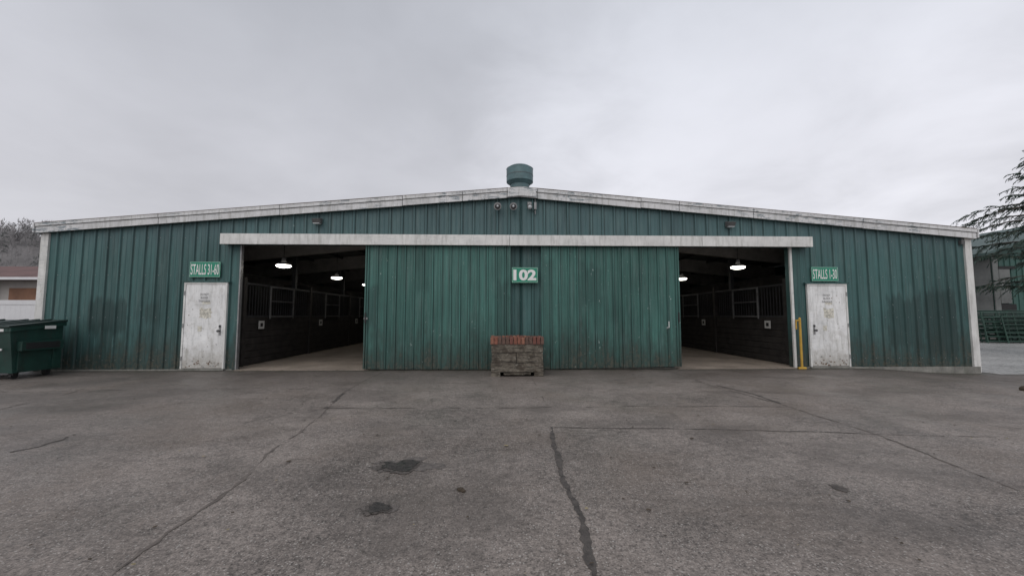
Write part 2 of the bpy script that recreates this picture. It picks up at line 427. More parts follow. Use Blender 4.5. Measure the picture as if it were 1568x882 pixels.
wb.box(-W-.02,-W+.05,.1,DEPTH,0,3.52,G_TRIM); wb.box(W-.05,W+.02,.1,DEPTH,-.2,3.52,G_TRIM)
wb.box(-W+.05,W-.05,DEPTH-.1,DEPTH,0,3.52,INNER)
wb.poly([(-W,DEPTH-.05,3.52),(W,DEPTH-.05,3.52),(0,DEPTH-.05,4.5)],INNER)
wb.build('side_and_rear_walls',barn)
fd=MB()
fd.box(-W,-7.0,-.03,.05,-.25,.028,CONC); fd.box(7.0,W+.03,-.05,.05,-.3,.028,CONC); fd.box(-3.8,3.95,-.02,.05,-.2,.028,CONC)
fd.box(-11.85,11.85,.055,DEPTH-.12,-.3,.018,SLAB)
fd.box(-7.05,-3.8,-.10,.053,-.2,.016,SLAB); fd.box(3.95,7.05,-.10,.053,-.2,.016,SLAB)
fd.build('footing_and_floor_slab',barn)
rf=MB()
for s in(-1,1):
    xa,xb=0,s*(W+.12)
    za,zb=roofz(0),roofz(xb)
    c=[(xa,-.1,za-.05),(xb,-.1,zb-.05),(xb,DEPTH+.2,zb-.05),(xa,DEPTH+.2,za-.05),(xa,-.1,za),(xb,-.1,zb),(xb,DEPTH+.2,zb),(xa,DEPTH+.2,za)]
    if s<0: c=[c[i] for i in(1,0,3,2,5,4,7,6)]
    rf.hexa(c,ROOFM)
rf.build('roof',barn)
fa=MB()
def slope_box(mb,xa,xb,y0,y1,dz0,dz1,m):
    za,zb=roofz(xa),roofz(xb)
    mb.hexa([(xa,y0,za+dz0),(xb,y0,zb+dz0),(xb,y1,zb+dz0),(xa,y1,za+dz0),(xa,y0,za+dz1),(xb,y0,zb+dz1),(xb,y1,zb+dz1),(xa,y1,za+dz1)],m)
E=12.0
cuts=[-E,-9.05,-6.08,-3.02,-1.5,-.36,0,.42,3.1,4.1,6.05,8.95,E]
for a,b in zip(cuts[:-1],cuts[1:]):
    j=random.uniform(-.008,.008)
    ga=.008 if a!=0 else 0; gb=.008 if b!=0 else 0
    slope_box(fa,a+ga,b-gb,-.14,-.105,-.215+j,-.068+j,WHITE)
    slope_box(fa,a+ga,b-gb,-.162+j*.3,-.105,-.052+j,.03+j,WHITE)
slope_box(fa,-E+.01,0,-.136,-.103,-.07,-.045,CABLE); slope_box(fa,0,E-.01,-.136,-.103,-.07,-.045,CABLE)
slope_box(fa,-E+.02,0,-.13,-.104,-.21,.02,CABLE); slope_box(fa,0,E-.02,-.13,-.104,-.21,.02,CABLE)
slope_box(fa,-E,0,-.1,-.0,-.09,-.055,INNER); slope_box(fa,0,E,-.1,-.0,-.09,-.055,INNER)
slope_box(fa,-E-.01,0,-.168,-.1,.036,.044,RUST); slope_box(fa,0,E+.01,-.168,-.1,.036,.044,RUST)
fa.poly([(-.34,-.169,roofz(.34)-.19),(0,-.169,4.41),(.38,-.169,roofz(.38)-.19),(.38,-.169,roofz(.38)+.035),(0,-.169,4.64),(-.34,-.169,roofz(.34)+.035)],WHITE)
for s in(-1,1):
    xe=s*(E+.005)
    fa.box(min(xe,xe+s*.03),max(xe,xe+s*.03),-.17,.6,3.385,3.61,WHITE)
    xo=s*(E-.005)
    fa.box(min(xo,xo-s*.06),max(xo,xo-s*.06),-.1,DEPTH,3.36,3.5,WHITE)
fa.build('roof_fascia',barn)
ct=MB()
ct.box(-W-.05,-W+.13,-.05,.10,.02,3.40,WHITE2); ct.box(W-.13,W+.05,-.05,.10,-.12,3.40,WHITE2)
ct.box(W+.051,W+.058,-.04,.3,-.12,3.38,WHITE2)
ct.box(-7.14,-7.06,-.045,.05,.02,3.12,G_TRIM); ct.box(-7.06,-7.03,-.055,.03,.02,3.12,STEEL)
ct.box(7.01,7.07,-.06,-.01,.02,3.12,WHITE2); ct.box(7.02,7.068,-.01,.14,.02,3.12,G_TRIM); ct.box(7.07,7.3,-.045,.03,.03,3.12,G_TRIM)
ct.build('corner_and_jamb_trim',barn)
tr=MB()
for a,b in ((-7.43,-.3),(-.29,4.6),(4.61,7.48)):
    tr.box(a,b,-.27,-.24,3.10,3.365,WHITE2)
tr.box(-7.43,7.48,-.24,-.03,3.335,3.36,WHITE2)
tr.box(-7.43,-7.41,-.24,-.03,3.11,3.335,WHITE2); tr.box(7.46,7.48,-.24,-.03,3.11,3.335,WHITE2)
tr.box(-7.4,7.4,-.2,-.06,3.27,3.33,STEEL)
tr.build('sliding_door_track_cover',barn,bevel=.004)
def sdoor(x0,x1,seams,zl,zr,off):
    d=MB()
    zb=lambda x: zl+(zr-zl)*(x-x0)/(x1-x0)
    xsn=[x0]+seams+[x1]
    for i,(a,b) in enumerate(zip(xsn[:-1],xsn[1:])):
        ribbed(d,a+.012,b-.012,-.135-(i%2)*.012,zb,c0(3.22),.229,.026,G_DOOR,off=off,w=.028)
        d.box(a+.02,b-.02,-.12,-.085,max(zl,zr)+.01,3.22,DARK)
        for e in (a+.001,b-.034): d.box(e,e+.033,-.168,-.09,max(zl,zr)+.005,3.22,G_DOOR)
    for hx in (x0+.4,x1-.4): d.box(hx-.03,hx+.03,-.18,-.1,3.17,3.30,STEEL)
    return d
d=sdoor(-3.905,-.27,[-2.03],.035,.015,.06)
d.box(-3.88,-3.85,-.20,-.168,1.16,1.42,BLACK); d.box(-3.90,-3.81,-.185,-.17,1.25,1.30,STEEL)
d.build('sliding_door_leaf_a',barn)
d=sdoor(.51,4.035,[2.5],.02,.07,.06)
d.box(3.97,4.00,-.20,-.168,1.18,1.42,BLACK); d.box(3.72,3.732,-.2,-.17,1.04,1.20,SIGNW); d.box(3.67,3.732,-.2,-.17,1.04,1.052,SIGNW)
d.build('sliding_door_leaf_b',barn)
def pdoor(name,x0,x1,knob,zb):
    d=MB()
    d.box(x0,x1,-.075,-.035,zb,2.12,DOORW)
    fr=.045
    d.box(x0-fr,x0-.006,-.088,-.03,zb-.02,2.12+fr,WHITE2); d.box(x1+.006,x1+fr,-.088,-.03,zb-.02,2.12+fr,WHITE2)
    d.box(x0-.006,x1+.006,-.088,-.03,2.126,2.12+fr,WHITE2)
    d.box(x0-.005,x1+.005,-.06,-.03,zb-.01,2.125,DARK)
    d.box(x0-.1,x1+.1,-.10,-.03,2.168,2.20,G_TRIM)
    d.box(x0-.06,x1+.06,-.12,.0,zb-.05,zb-.012,CONC)
    kx=x1-.09 if knob>0 else x0+.09
    d.box(kx-.025,kx+.025,-.082,-.074,.86,1.12,STEEL); d.cyl((kx,-.08,.97),(kx,-.14,.97),.016,.016,BLACK); d.ell((kx,-.15,.97),.032,.026,.032,CABLE)
    d.cyl((kx,-.08,1.08),(kx,-.10,1.08),.022,.022,BLACK)
    hx=x0-.02 if knob>0 else x1+.02
    for hz in(.3,1.1,1.9): d.cyl((hx,-.094,hz-.05),(hx,-.094,hz+.05),.012,.012,STEEL,8)
    random.seed(int(abs(x0*10)))
    for k in range(90):
        px=random.uniform(x0+.03,x1-.03); pz=zb+.02+abs(random.gauss(0,.10)) if k<50 else random.uniform(.4,1.9)
        r=random.uniform(.004,.026) if k<50 else random.uniform(.003,.014); n=7
        vs=[(px+r*random.uniform(.5,1.3)*math.cos(6.28*i/n),-.0775-.0001*k,max(zb+.002,pz+.7*r*random.uniform(.5,1.3)*math.sin(6.28*i/n))) for i in range(n)]
        d.poly(vs,RUST if k%3 else FADED)
    cx=(x0+x1)/2
    for (qx,qz,rw,rh) in((cx+.02,1.40,.17,.15),(cx-.1,1.02,.06,.08),(cx+.03,1.66,.12,.04)):
        n=30
        vs=[(qx+rw*(1+.5*mn.noise(Vector((math.cos(6.28*i/n)*2,math.sin(6.28*i/n)*2,qx))))*max(-1,min(1,1.3*math.cos(6.28*i/n)))*.8,-.0765,qz+rh*.8*(1+.5*mn.noise(Vector((math.cos(6.28*i/n)*2,math.sin(6.28*i/n)*2,qz))))*max(-1,min(1,1.3*math.sin(6.28*i/n)))) for i in range(n)]
        d.poly(vs,PEEL)
    d.build(name,barn)
    for i,(tx,hw) in enumerate((('DO NOT',.10),('BLOCK',.09),('THIS DOOR',.14))):
        text_mesh('faded_lettering',tx,cx-hw-.02,cx+hw-.02,1.90-.085*i-.05,1.90-.085*i,-.0875,FADED,barn,.012)
pdoor('personnel_door_a',-8.32,-7.36,1,.06)
pdoor('personnel_door_b',7.46,8.42,-1,.06)
v=MB()
v.cyl((.045,1.5,4.5),(.045,1.5,5.34),.285,.285,VENT,32)
v.cyl((.045,1.5,5.24),(.045,1.5,5.32),.30,.385,VENT,32)
v.cyl((.045,1.5,5.32),(.045,1.5,5.72),.398,.398,VENT,32)
v.cyl((.045,1.5,5.72),(.045,1.5,5.79),.405,.30,VENT,32)
v.cyl((.045,1.5,5.50),(.045,1.5,5.512),.403,.403,CABLE,32)
v.box(-.35,.44,1.1,1.9,4.45,4.66,VENT)
v.build('roof_ventilator',barn)
fr=MB()
for y in (3.2,7.2,11.2,15.2,19.2,23.2,27.2,31.2):
    for s in(-1,1):
        a,b=0,11.8
        za,zb=roofz(a)-.08,roofz(b)-.08
        xa,xb=s*a,s*b
        c=[(xa,y,za-.40),(xb,y,zb-.65),(xb,y+.12,zb-.65),(xa,y+.12,za-.40),(xa,y,za),(xb,y,zb),(xb,y+.12,zb),(xa,y+.12,za)]
        if s<0: c=[c[i] for i in(1,0,3,2,5,4,7,6)]
        fr.hexa(c,BEAM)
        fr.box(s*7.42-.06,s*7.42+.06,y,y+.12,0,3.3,DSTEEL); fr.box(s*3.2-.06,s*3.2+.06,y+.13,y+.25,0,3.9,DSTEEL)
for s in(-1,1):
    for k in range(9):
        X=s*(1.2+k*1.25); z=roofz(X)-.06
        fr.box(X-.03,X+.03,.12,DEPTH-.2,z-.11,z-.02,INNER)
fr.build('roof_frames',barn)
TAG=simple('stall_card',(.48,.48,.46),.6,.1,20,bump=0)
stl=MB()
def stall_row(X,s):
    for k in range(8):
        y0=.5+3.6*k
        stl.box(X-.06,X+.06,y0-.06,y0+.06,.02,2.35,WOOD)
        for j in range(7):
            stl.box(X-.025,X+.025,y0+.07,y0+3.53,.04+j*.18,.21+j*.18,WOOD)
        stl.box(X-.03,X+.03,y0+.07,y0+3.53,1.30,1.35,DSTEEL)
        stl.box(X-.03,X+.03,y0+.07,y0+3.53,2.18,2.23,DSTEEL)
        n=26
        for j in range(n):
            yy=y0+.14+j*3.3/n
            stl.box(X-.009,X+.009,yy,yy+.018,1.35,2.18,DSTEEL)
        da,db=y0+1.1,y0+2.4
        xo=X-s*.06
        for (a,b,z0,z1) in ((da,da+.04,1.25,2.2),(db-.04,db,1.25,2.2),(da+.04,db-.04,2.16,2.2),(da+.04,db-.04,1.3,1.34),(da+.04,db-.04,1.75,1.78)):
            stl.box(min(xo,xo-s*.03),max(xo,xo-s*.03),a,b,z0,z1,MSTEEL)
        xt=X-s*.10
        stl.box(min(xt,xt-s*.01),max(xt,xt-s*.01),y0+.55,y0+.80,.98,1.2,TAG)
        stl.box(min(xt,xt-s*.014),max(xt,xt-s*.014),y0+.62,y0+.73,1.04,1.14,BLACK)
        stl.box(min(X+s*.07,X+s*4.2),max(X+s*.07,X+s*4.2),y0-.03,y0+.03,.02,2.4,WOOD)
    stl.box(min(X+s*.9,X+s*.95),max(X+s*.9,X+s*.95),.2,29.5,.02,2.6,WOOD)
stall_row(-7.3,-1); stall_row(7.3,1); stall_row(-3.2,1) ; stall_row(3.2,-1)
stl.build('horse_stall_fronts',barn)
def flood(x,z):
    f=MB()
    f.cyl((x,-.03,z),(x,-.10,z),.05,.05,STEEL); f.cyl((x,-.10,z),(x,-.22,z-.03),.055,.09,STEEL,20)
    f.cyl((x,-.22,z-.03),(x,-.242,z-.035),.095,.095,STEEL,20); f.ell((x,-.243,z-.035),.072,.02,.072,BLACK); f.ell((x,-.255,z-.035),.03,.02,.03,GLASS,10,6)
    f.build('security_floodlight')
flood(-.60,4.14); flood(-.20,4.14)
f=MB(); f.box(.17,.27,-.10,-.03,4.16,4.26,STEEL); f.cyl((.22,-.1,4.18),(.22,-.2,4.11),.045,.065,STEEL,16); f.ell((.22,-.2,4.10),.055,.055,.055,GLASS); f.build('bulb_wall_lamp')
f=MB(); f.box(.34,.40,-.09,-.03,4.08,4.26,STEEL); f.cyl((.37,-.05,4.26),(.37,-.05,4.36),.012,.012,STEEL,8); f.cyl((.37,-.05,3.95),(.37,-.05,4.08),.012,.012,STEEL,8); f.cyl((.36,-.05,3.98),(.22,-.05,4.16),.006,.006,BLACK,6); f.build('electrical_box')
for X,z in((-5.16,3.74),(5.45,3.72)):
    f=MB(); f.hexa([(X-.1,-.14,z-.07),(X+.1,-.14,z-.07),(X+.1,-.03,z-.07),(X-.1,-.03,z-.07),(X-.1,-.20,z+.03),(X+.1,-.20,z+.03),(X+.1,-.03,z+.08),(X-.1,-.03,z+.08)],CABLE)
    f.box(X-.08,X+.08,-.17,-.05,z-.09,z-.072,GLASS); f.build('wall_pack_light',bevel=.006)
f=MB(); f.box(11.62,11.72,-.10,-.03,3.22,3.33,CABLE); f.cyl((11.67,-.07,3.25),(11.67,-.07,3.4),.012,.012,CABLE,8); f.build('conduit_box')
def sign(name,body,x0,x1,z0,z1,y,tx,tz,bold=0):
    s=MB(); s.box(x0,x1,y,y+.012,z0,z1,SIGNG)
    b=.010
    for q in ((x0+b,x1-b,z0+b,z0+b+.004),(x0+b,x1-b,z1-b-.004,z1-b),(x0+b,x0+b+.004,z0+b+.004,z1-b-.004),(x1-b-.004,x1-b,z0+b+.004,z1-b-.004)):
        s.box(q[0],q[1],y-.003,y-.0005,q[2],q[3],SIGNW)
    for px in(x0+.04,x1-.04): s.cyl((px,y-.006,z1-.05),(px,y,z1-.05),.008,.008,STEEL,8); s.box(px-.02,px+.02,y+.013,-.002,z0+.05,z1-.05,STEEL)
    so=s.build(name)
    text_mesh('lettering',body,x0+tx,x1-tx,z0+tz,z1-tz,y-.004,SIGNW,so,bold)
sign('stall_number_sign','STALLS 31-60',-8.28,-7.53,2.30,2.69,-.06,.03,.06,.010)
sign('stall_number_sign','STALLS 1-30',7.57,8.28,2.235,2.61,-.06,.035,.06,.010)
sign('building_number_sign','102',-.24,.42,2.17,2.56,-.17,.04,.055,.042)
f=MB(); f.cyl((7.10,-.18,-.02),(7.10,-.18,1.27),.028,.028,YEL,14); f.ell((7.10,-.18,1.27),.028,.028,.028,YEL)
f.cyl((7.00,-.18,1.22),(7.10,-.18,1.22),.022,.022,YEL,12); f.cyl((7.0,-.18,1.0),(7.0,-.18,1.235),.02,.02,YEL,12); f.cyl((7.0,-.18,.02),(7.2,-.18,.02),.03,.03,YEL,10)
f.build('yellow_guard_post')
def pend(x,y,z):
    f=MB()
    f.cyl((x,y,z+.06),(x,y,roofz(x)-.15),.008,.008,BLACK,6)
    f.cyl((x,y,z+.06),(x,y,z+.20),.07,.05,CABLE,14)
    f.cyl((x,y,z+.01),(x,y,z+.09),.20,.08,CABLE,24,caps=False)
    f.ell((x,y,z-.01),.19,.19,.055,BULB,18,8)
    f.build('pendant_lamp')
for y in(.9,4.4,7.6,11.5,16):
    pend(-6.5,y,2.72)
    pend(6.22,y,2.72)

# ---------------------------------------------------------------- planter
BR=[simple('brick_red_%d'%i,c,.85,.3,14,bump=.6,grime=((.08,.06,.05),.5)) for i,c in enumerate(((.19,.075,.05),(.15,.06,.045),(.22,.10,.065),(.11,.065,.05)))]
def planter_mat():
    m,t,b=newmat('mossy_weathered_block')
    p=t.pos(); n=t.noise(p,5,7,.7,.5); n2=t.noise(t.scale(p,(2,2,14)),2,5,.7)
    c=t.mix(t.mr(n,.35,.65),(.06,.047,.034,1),(.17,.15,.12,1))
    c=t.mix(t.mr(n2,.46,.64,0,.85),c,(.028,.024,.019,1))
    c=t.mix(t.mr(t.noise(p,9,5,.7),.56,.7,0,.6),c,(.33,.31,.26,1))
    t.set(b.inputs['Base Color'],c); b.inputs['Roughness'].default_value=.9
    t.set(b.inputs['Normal'],t.n('ShaderNodeBump',{},{'Strength':.9,'Distance':.02,'Height':t.m('ADD',n,n2)}).outputs[0])
    return m
PM=planter_mat()
MORT=simple('mortar',(.14,.12,.105),.9,.3,20)
px0,px1,py0,py1=-.745,.455,-1.25,-.42
pl=MB()
random.seed(3)
for j,(z0,z1,iw) in enumerate(((.10,.30,.0),(.31,.52,.012),(.53,.70,.004))):
    if j==1:
        pl.box(px0+.02+iw,-.17,py0+.02+iw,py1-.02,z0,z1,PM); pl.box(-.16,px1-.02-iw,py0+.012,py1-.02,z0,z1,PM)
    else: pl.box(px0+.02+iw,px1-.02-iw,py0+.02-iw,py1-.02,z0,z1,PM)
pl.box(px0+.06,px1-.06,py0+.05,py1-.05,.09,.695,DARK)
pl.box(px0+.02,px0+.22,py0+.03,py1-.03,-.01,.099,PM); pl.box(px1-.22,px1-.02,py0+.03,py1-.03,-.01,.099,PM)
pl.box(px0+.3,px1-.3,py0+.05,py1-.05,.035,.088,PM)
pl.box(px0+.02,px1-.02,py0+.03,py1-.03,.702,.77,MORT)
n=14; bw=(px1-px0)/n
for side in(0,1):
    for k in range(n):
        a=px0+k*bw+.005; h=random.uniform(.85,.875); yy=py0+random.uniform(-.012,.008) if side==0 else py1-.20
        pl.box(a,a+bw-.012,yy,yy+.19,.71,h,random.choice(BR))
nn=4; L=(py1-py0-.42)/nn
for k in range(nn):
    for s in(0,1):
        a=py0+.21+k*L; x=px0+.0 if s==0 else px1-.19
        pl.box(x,x+.19,a+.004,a+L-.006,.71,random.uniform(.845,.875),random.choice(BR))
SOIL=simple('potting_soil',(.03,.022,.016),.95,.4,20,bump=1)
pl.box(px0+.19,px1-.19,py0+.2,py1-.2,.71,.80,SOIL)
pl.build('brick_planter',bevel=.007)

# ---------------------------------------------------------------- dumpster
DG=simple('dumpster_green_paint',(.009,.040,.031),.45,.3,2.5,bump=.15,grime=((.025,.028,.025),.6))
DL=simple('dumpster_lid_plastic',(.010,.026,.022),.5,.25,4,bump=.2)
dm=MB()
X1,X0=-10.75,-12.7; yf,yb=-1.5,-.5
zf,zk=1.10,1.2
dm.hexa([(X0,yf+.1,.14),(X1,yf+.1,.14),(X1,yb,.14),(X0,yb,.14),(X0,yf,zf),(X1,yf,zf),(X1,yb,zk),(X0,yb,zk)],DG)
for xx in (X1,X0-.05):
    dm.hexa([(xx,yf-.03,zf-.09),(xx+.05,yf-.03,zf-.09),(xx+.05,yb+.02,zk-.09),(xx,yb+.02,zk-.09),(xx,yf-.03,zf-.005),(xx+.05,yf-.03,zf-.005),(xx+.05,yb+.02,zk-.005),(xx,yb+.02,zk-.005)],DG)
dm.box(X0,X1,yf-.035,yf-.002,zf-.09,zf-.01,DG)
for q in (.45,.97,1.49): dm.box(X0+q-.03,X0+q+.03,yf-.02,yf+.09,.2,zf-.09,DG)
dm.box(X1+.002,X1+.12,yf+.13,yb-.08,.60,.80,DG); dm.box(X1+.121,X1+.125,yf+.2,yb-.15,.63,.77,BLACK)
dm.box(X0-.12,X0-.002,yf+.13,yb-.08,.60,.80,DG)
for yy in (yf+.18,yb-.18): dm.box(X1+.001,X1+.035,yy-.025,yy+.025,.18,.595,DG)
for (a,b) in((X0-.03,X0+.96),(X0+.98,X1+.06)):
    dm.hexa([(a,yf-.07,zf+.0),(b,yf-.07,zf+.0),(b,yb+.03,zk+.0),(a,yb+.03,zk+.0),(a,yf-.07,zf+.035),(b,yf-.07,zf+.035),(b,yb+.03,zk+.05),(a,yb+.03,zk+.05)],DL)
    for q in(.25,.5,.75):
        xx=a+(b-a)*q
        dm.hexa([(xx-.04,yf,zf+.03),(xx+.04,yf,zf+.03),(xx+.04,yb-.1,zk+.03),(xx-.04,yb-.1,zk+.03),(xx-.03,yf,zf+.06),(xx+.03,yf,zf+.06),(xx+.03,yb-.1,zk+.07),(xx-.03,yb-.1,zk+.07)],DL)
dm.cyl((X0,yb+.05,zk+.01),(X1,yb+.05,zk+.01),.02,.02,STEEL,10)
for xx in(X0+.15,X1-.15):
    for yy in(yf+.25,yb-.15):
        dm.box(xx-.05,xx+.05,yy-.05,yy+.05,.08,.139,BLACK); dm.cyl((xx-.025,yy,.065),(xx+.025,yy,.065),.065,.065,BLACK,16)
dm.box(X1-.24,X1-.08,yf-.041,yf-.036,zf-.085,zf-.03,SIGNW)
dm.box(X1+.052,X1+.056,-.92,-.70,1.05,1.12,SIGNW)
dm.box(X1-.2,X1-.12,yf-.02,yf-.002,.62,.66,SIGNW)
dm.build('dumpster',bevel=.006)

# ---------------------------------------------------------------- left background
VIN=simple('white_vinyl',(.62,.62,.63),.4,.06,2,bump=0)
fn=MB()
for k in range(12):
    x=-12.3-k*2.4
    fn.box(x-.07,x+.07,2.95,3.09,0,1.9,VIN); fn.hexa([(x-.085,2.94,1.9),(x+.085,2.94,1.9),(x+.085,3.1,1.9),(x-.085,3.1,1.9),(x-.01,3.01,1.97),(x+.01,3.01,1.97),(x+.01,3.03,1.97),(x-.01,3.03,1.97)],VIN)
    fn.box(x-2.33,x-.071,2.99,3.05,.1,.25,VIN); fn.box(x-2.33,x-.071,2.99,3.05,1.70,1.84,VIN)
    for j in range(14): fn.box(x-2.33+j*.161,x-2.33+j*.161+.158,3.005,3.035,.25,1.70,VIN)
fn.build('vinyl_fence')
TAN=simple('stucco_pale',(.36,.34,.32),.8,.15,.5,bump=.2)
ROOFR=simple('red_brown_roofing',(.12,.065,.06),.8,.3,.7,bump=.3)
BRN=simple('brown_siding',(.20,.105,.065),.8,.25,1)
WIN=simple('window_glass_dark',(.06,.065,.07),.15,.1,1,bump=0)
b=MB()
b.box(-75,-30,22,34,0,4.1,TAN)
b.hexa([(-76,21,4.1),(-29,21,4.1),(-29,28,4.1),(-76,28,4.1),(-76,21,4.25),(-29,21,4.25),(-29,28,5.95),(-76,28,5.95)],ROOFR)
b.hexa([(-76,28.01,4.1),(-29,28.01,4.1),(-29,35,4.1),(-76,35,4.1),(-76,28.01,5.95),(-29,28.01,5.95),(-29,35,4.25),(-76,35,4.25)],ROOFR)
b.box(-76,-29,20.9,20.99,4.08,4.28,VIN)
for k in range(8):
    x=-74.5+k*4.4
    if k%2==0: b.box(x,x+2.2,21.9,21.99,0,3.4,BRN)
    else: b.box(x,x+1.5,21.9,21.99,1.2,3,WIN)
    if x+3.5<-41: b.box(x+3.2,x+3.5,21.2,21.5,0,4.1,VIN)
b.box(-39.3,-36.6,21.9,21.99,0,3.5,BRN); b.box(-40.6,-40.3,21.2,21.5,0,4.1,VIN); b.box(-34.4,-31.6,21.9,21.99,0,3.4,BRN)
b.build('low_stable_building')
b=MB()
b.box(-52,-40,45,55,0,5.5,VIN); b.hexa([(-53,44,5.5),(-39,44,5.5),(-39,50,5.5),(-53,50,5.5),(-53,44,5.6),(-39,44,5.6),(-39,50,7.6),(-53,50,7.6)],ROOFR)
b.hexa([(-53,50.01,5.5),(-39,50.01,5.5),(-39,56,5.5),(-53,56,5.5),(-53,50.01,7.6),(-39,50.01,7.6),(-39,56,5.6),(-53,56,5.6)],ROOFR)
for k in range(4): b.box(-51+k*3,-50+k*3,44.9,44.98,2.5,4.2,WIN)
b.build('red_roof_house')
HILLM=simple('hillside_brown_hazed',(.15,.142,.14),.95,.25,.05,bump=0)  # distance haze painted in: hill colour lightened towards grey
TWIG=simple('bare_twigs_hazed',(.17,.163,.165),.95,.25,.1,bump=0)  # twig colour greyed lighter to carry the haze
TWIG2=simple('evergreen_hazed',(.115,.125,.12),.95,.2,.1,bump=0)  # evergreen tone lightened too, haze held in the colour
def hz(x,y):
    t=max(0,min(1,(-x-120)/115)); s=t*t*(3-2*t)
    e=math.exp(-((y-190)/60)**2)
    return 41*s*e+4*mn.noise(Vector((x*.02,y*.02,0)))*s*e
h=MB()
nx,ny=40,14
for i in range(nx):
    for j in range(ny):
        f=lambda i,j:(-520+i*(430/nx),90+j*(220/ny))
        q=[f(i,j),f(i+1,j),f(i+1,j+1),f(i,j+1)]
        h.poly([(a,b2,hz(a,b2)-.3) for a,b2 in q],HILLM)
h.build('hill',smooth=True)
random.seed(21)
tm=MB()
for k in range(1300):
    x=random.uniform(-330,-150);y=random.uniform(115,215);z=hz(x,y)
    if z<1.5: continue
    H=random.uniform(4.5,8.5); ev=random.random()<.2
    m=TWIG2 if ev else TWIG
    tm.poly([(x-.15,y,z-1),(x+.15,y,z-1),(x+.04,y,z+H)],TWIG)
    for t in range(30):
        hh=random.uniform(.25,.95); r=H*.33*(1.15-hh) if ev else H*.30*math.sin(min(1,hh)*2.6)
        a=random.uniform(0,6.28); px=x+math.cos(a)*r*random.random();py=y+math.sin(a)*r*random.random();pz=z+H*hh
        dx=math.cos(a)*.9;dz=random.uniform(.2,1.4)*(-.4 if ev else 1)
        w=.40 if ev else .22
        tm.poly([(px-w,py,pz),(px+w,py,pz+.1),(px+dx,py+.2,pz+dz*1.3)],m)
tm.build('hillside_trees')

# ---------------------------------------------------------------- right background
FARH=simple('far_hills_haze',(.26,.28,.31),.95,.1,.01,bump=0)
h=MB()
pts=[]
N=60
for i in range(N+1):
    x=300+i*22
    pts.append((x,620-i*3,10+38*math.exp(-((i-26)/16)**2)+5*mn.noise(Vector((i*.35,0,0)))))
for a,b2 in zip(pts[:-1],pts[1:]):
    h.poly([(a[0],a[1],-1),(b2[0],b2[1],-1),b2,a],FARH); h.poly([a,b2,(b2[0]+80,b2[1]+240,-1),(a[0]+80,a[1]+240,-1)],FARH)
h.build('distant_hills',smooth=True)
GB=simple('far_barn_green',(.030,.080,.066),.6,.25,.6,bump=.2)
GBR=simple('far_barn_roof_edge',(.05,.085,.08),.6,.25,.6,bump=.2)
GB2=simple('far_barn_grey',(.13,.135,.13),.8,.3,.7,bump=.2)
b=MB()
bx0,by=31.0,15.0
b.poly([(bx0+1,by,-.15),(bx0+17,by,-.15),(bx0+17,by,5.45),(bx0+9,by,8.0),(bx0+1,by,5.45)],GB)
b.box(bx0+1,bx0+1.2,by+.05,by+30,-.15,5.4,GB2)
for k in range(40): b.box(bx0+1.1+k*.4,bx0+1.15+k*.4,by-.04,by-.002,-.1,5.4,GB)
b.box(bx0+1.0,bx0+1.35,by-.10,by-.045,-.1,5.35,GB2); b.box(bx0+1.36,bx0+2.4,by-.09,by-.045,.2,2.1,DARK); b.box(bx0+1.36,bx0+2.1,by-.12,by-.045,2.15,4.4,GB2); b.box(bx0+1.36,bx0+2.5,by-.13,by-.045,4.42,4.6,DARK)
for s in(-1,1):
    xa=bx0+9; xb=bx0+9+s*8.9; za,zb=8.15,5.35
    c=[(xa,by-.5,za-.10),(xb,by-.5,zb-.10),(xb,by+31,zb-.10),(xa,by+31,za-.10),(xa,by-.5,za+.08),(xb,by-.5,zb+.08),(xb,by+31,zb+.08),(xa,by+31,za+.08)]
    if s<0:c=[c[i] for i in(1,0,3,2,5,4,7,6)]
    b.hexa(c,GBR)
b.build('green_barn')
PG=simple('pen_panel_green',(.014,.046,.032),.5,.3,2,bump=0)
random.seed(5)
pp=MB()
for k in range(14):
    y=12.2-k*.13; x0=26.0+random.uniform(-.3,.3)+ (k%3)*.5; x1=x0+3.6; lean=random.uniform(0,.25);zt=1.5+random.uniform(-.35,.15)
    for j in range(7):
        z=-.05+j*(zt+.05)/6; pp.cyl((x0,y+lean*j/6,z),(x1,y+lean*j/6,z),.03,.03,PG,6)
    for xx in(x0,(x0+x1)/2,x1): pp.cyl((xx,y,-.15),(xx,y+lean,zt),.035,.035,PG,6)
pp.build('stacked_pen_panels')
pp=MB()
for k in range(3):
    x0=30.2+k*3.2;y=12.5
    for j in range(5): pp.cyl((x0,y,.0+j*.3),(x0+3.1,y,.0+j*.3),.025,.025,PG,6)
    for xx in(x0,x0+3.1): pp.cyl((xx,y,-.15),(xx,y,1.35),.03,.03,PG,6)
    for j in range(5): pp.box(x0+.2+j*.55,x0+.65+j*.55,y+.5,y+1.3,-.15,.2+random.random()*.7,GB)
pp.build('pen_fence')
sh=MB()
for k in range(130):
    a=random.uniform(0,6.28);r=random.uniform(.2,1.2);H=random.uniform(1.2,3.4)
    sh.cyl((38.6+.1*math.cos(a),24,-.15),(38.6+r*math.cos(a),24+r*math.sin(a),H),.03,.008,TWIG,4,False)
for k in range(900):
    a=random.uniform(0,6.28);r=random.uniform(0,1.2);z=random.uniform(.8,3.2);q=.12
    x=38.6+r*math.cos(a);y=24+r*math.sin(a); sh.poly([(x,y,z),(x+random.uniform(-q,q),y+.05,z+q),(x+q,y,z+random.uniform(-q,q))],TWIG2)
sh.build('shrub')

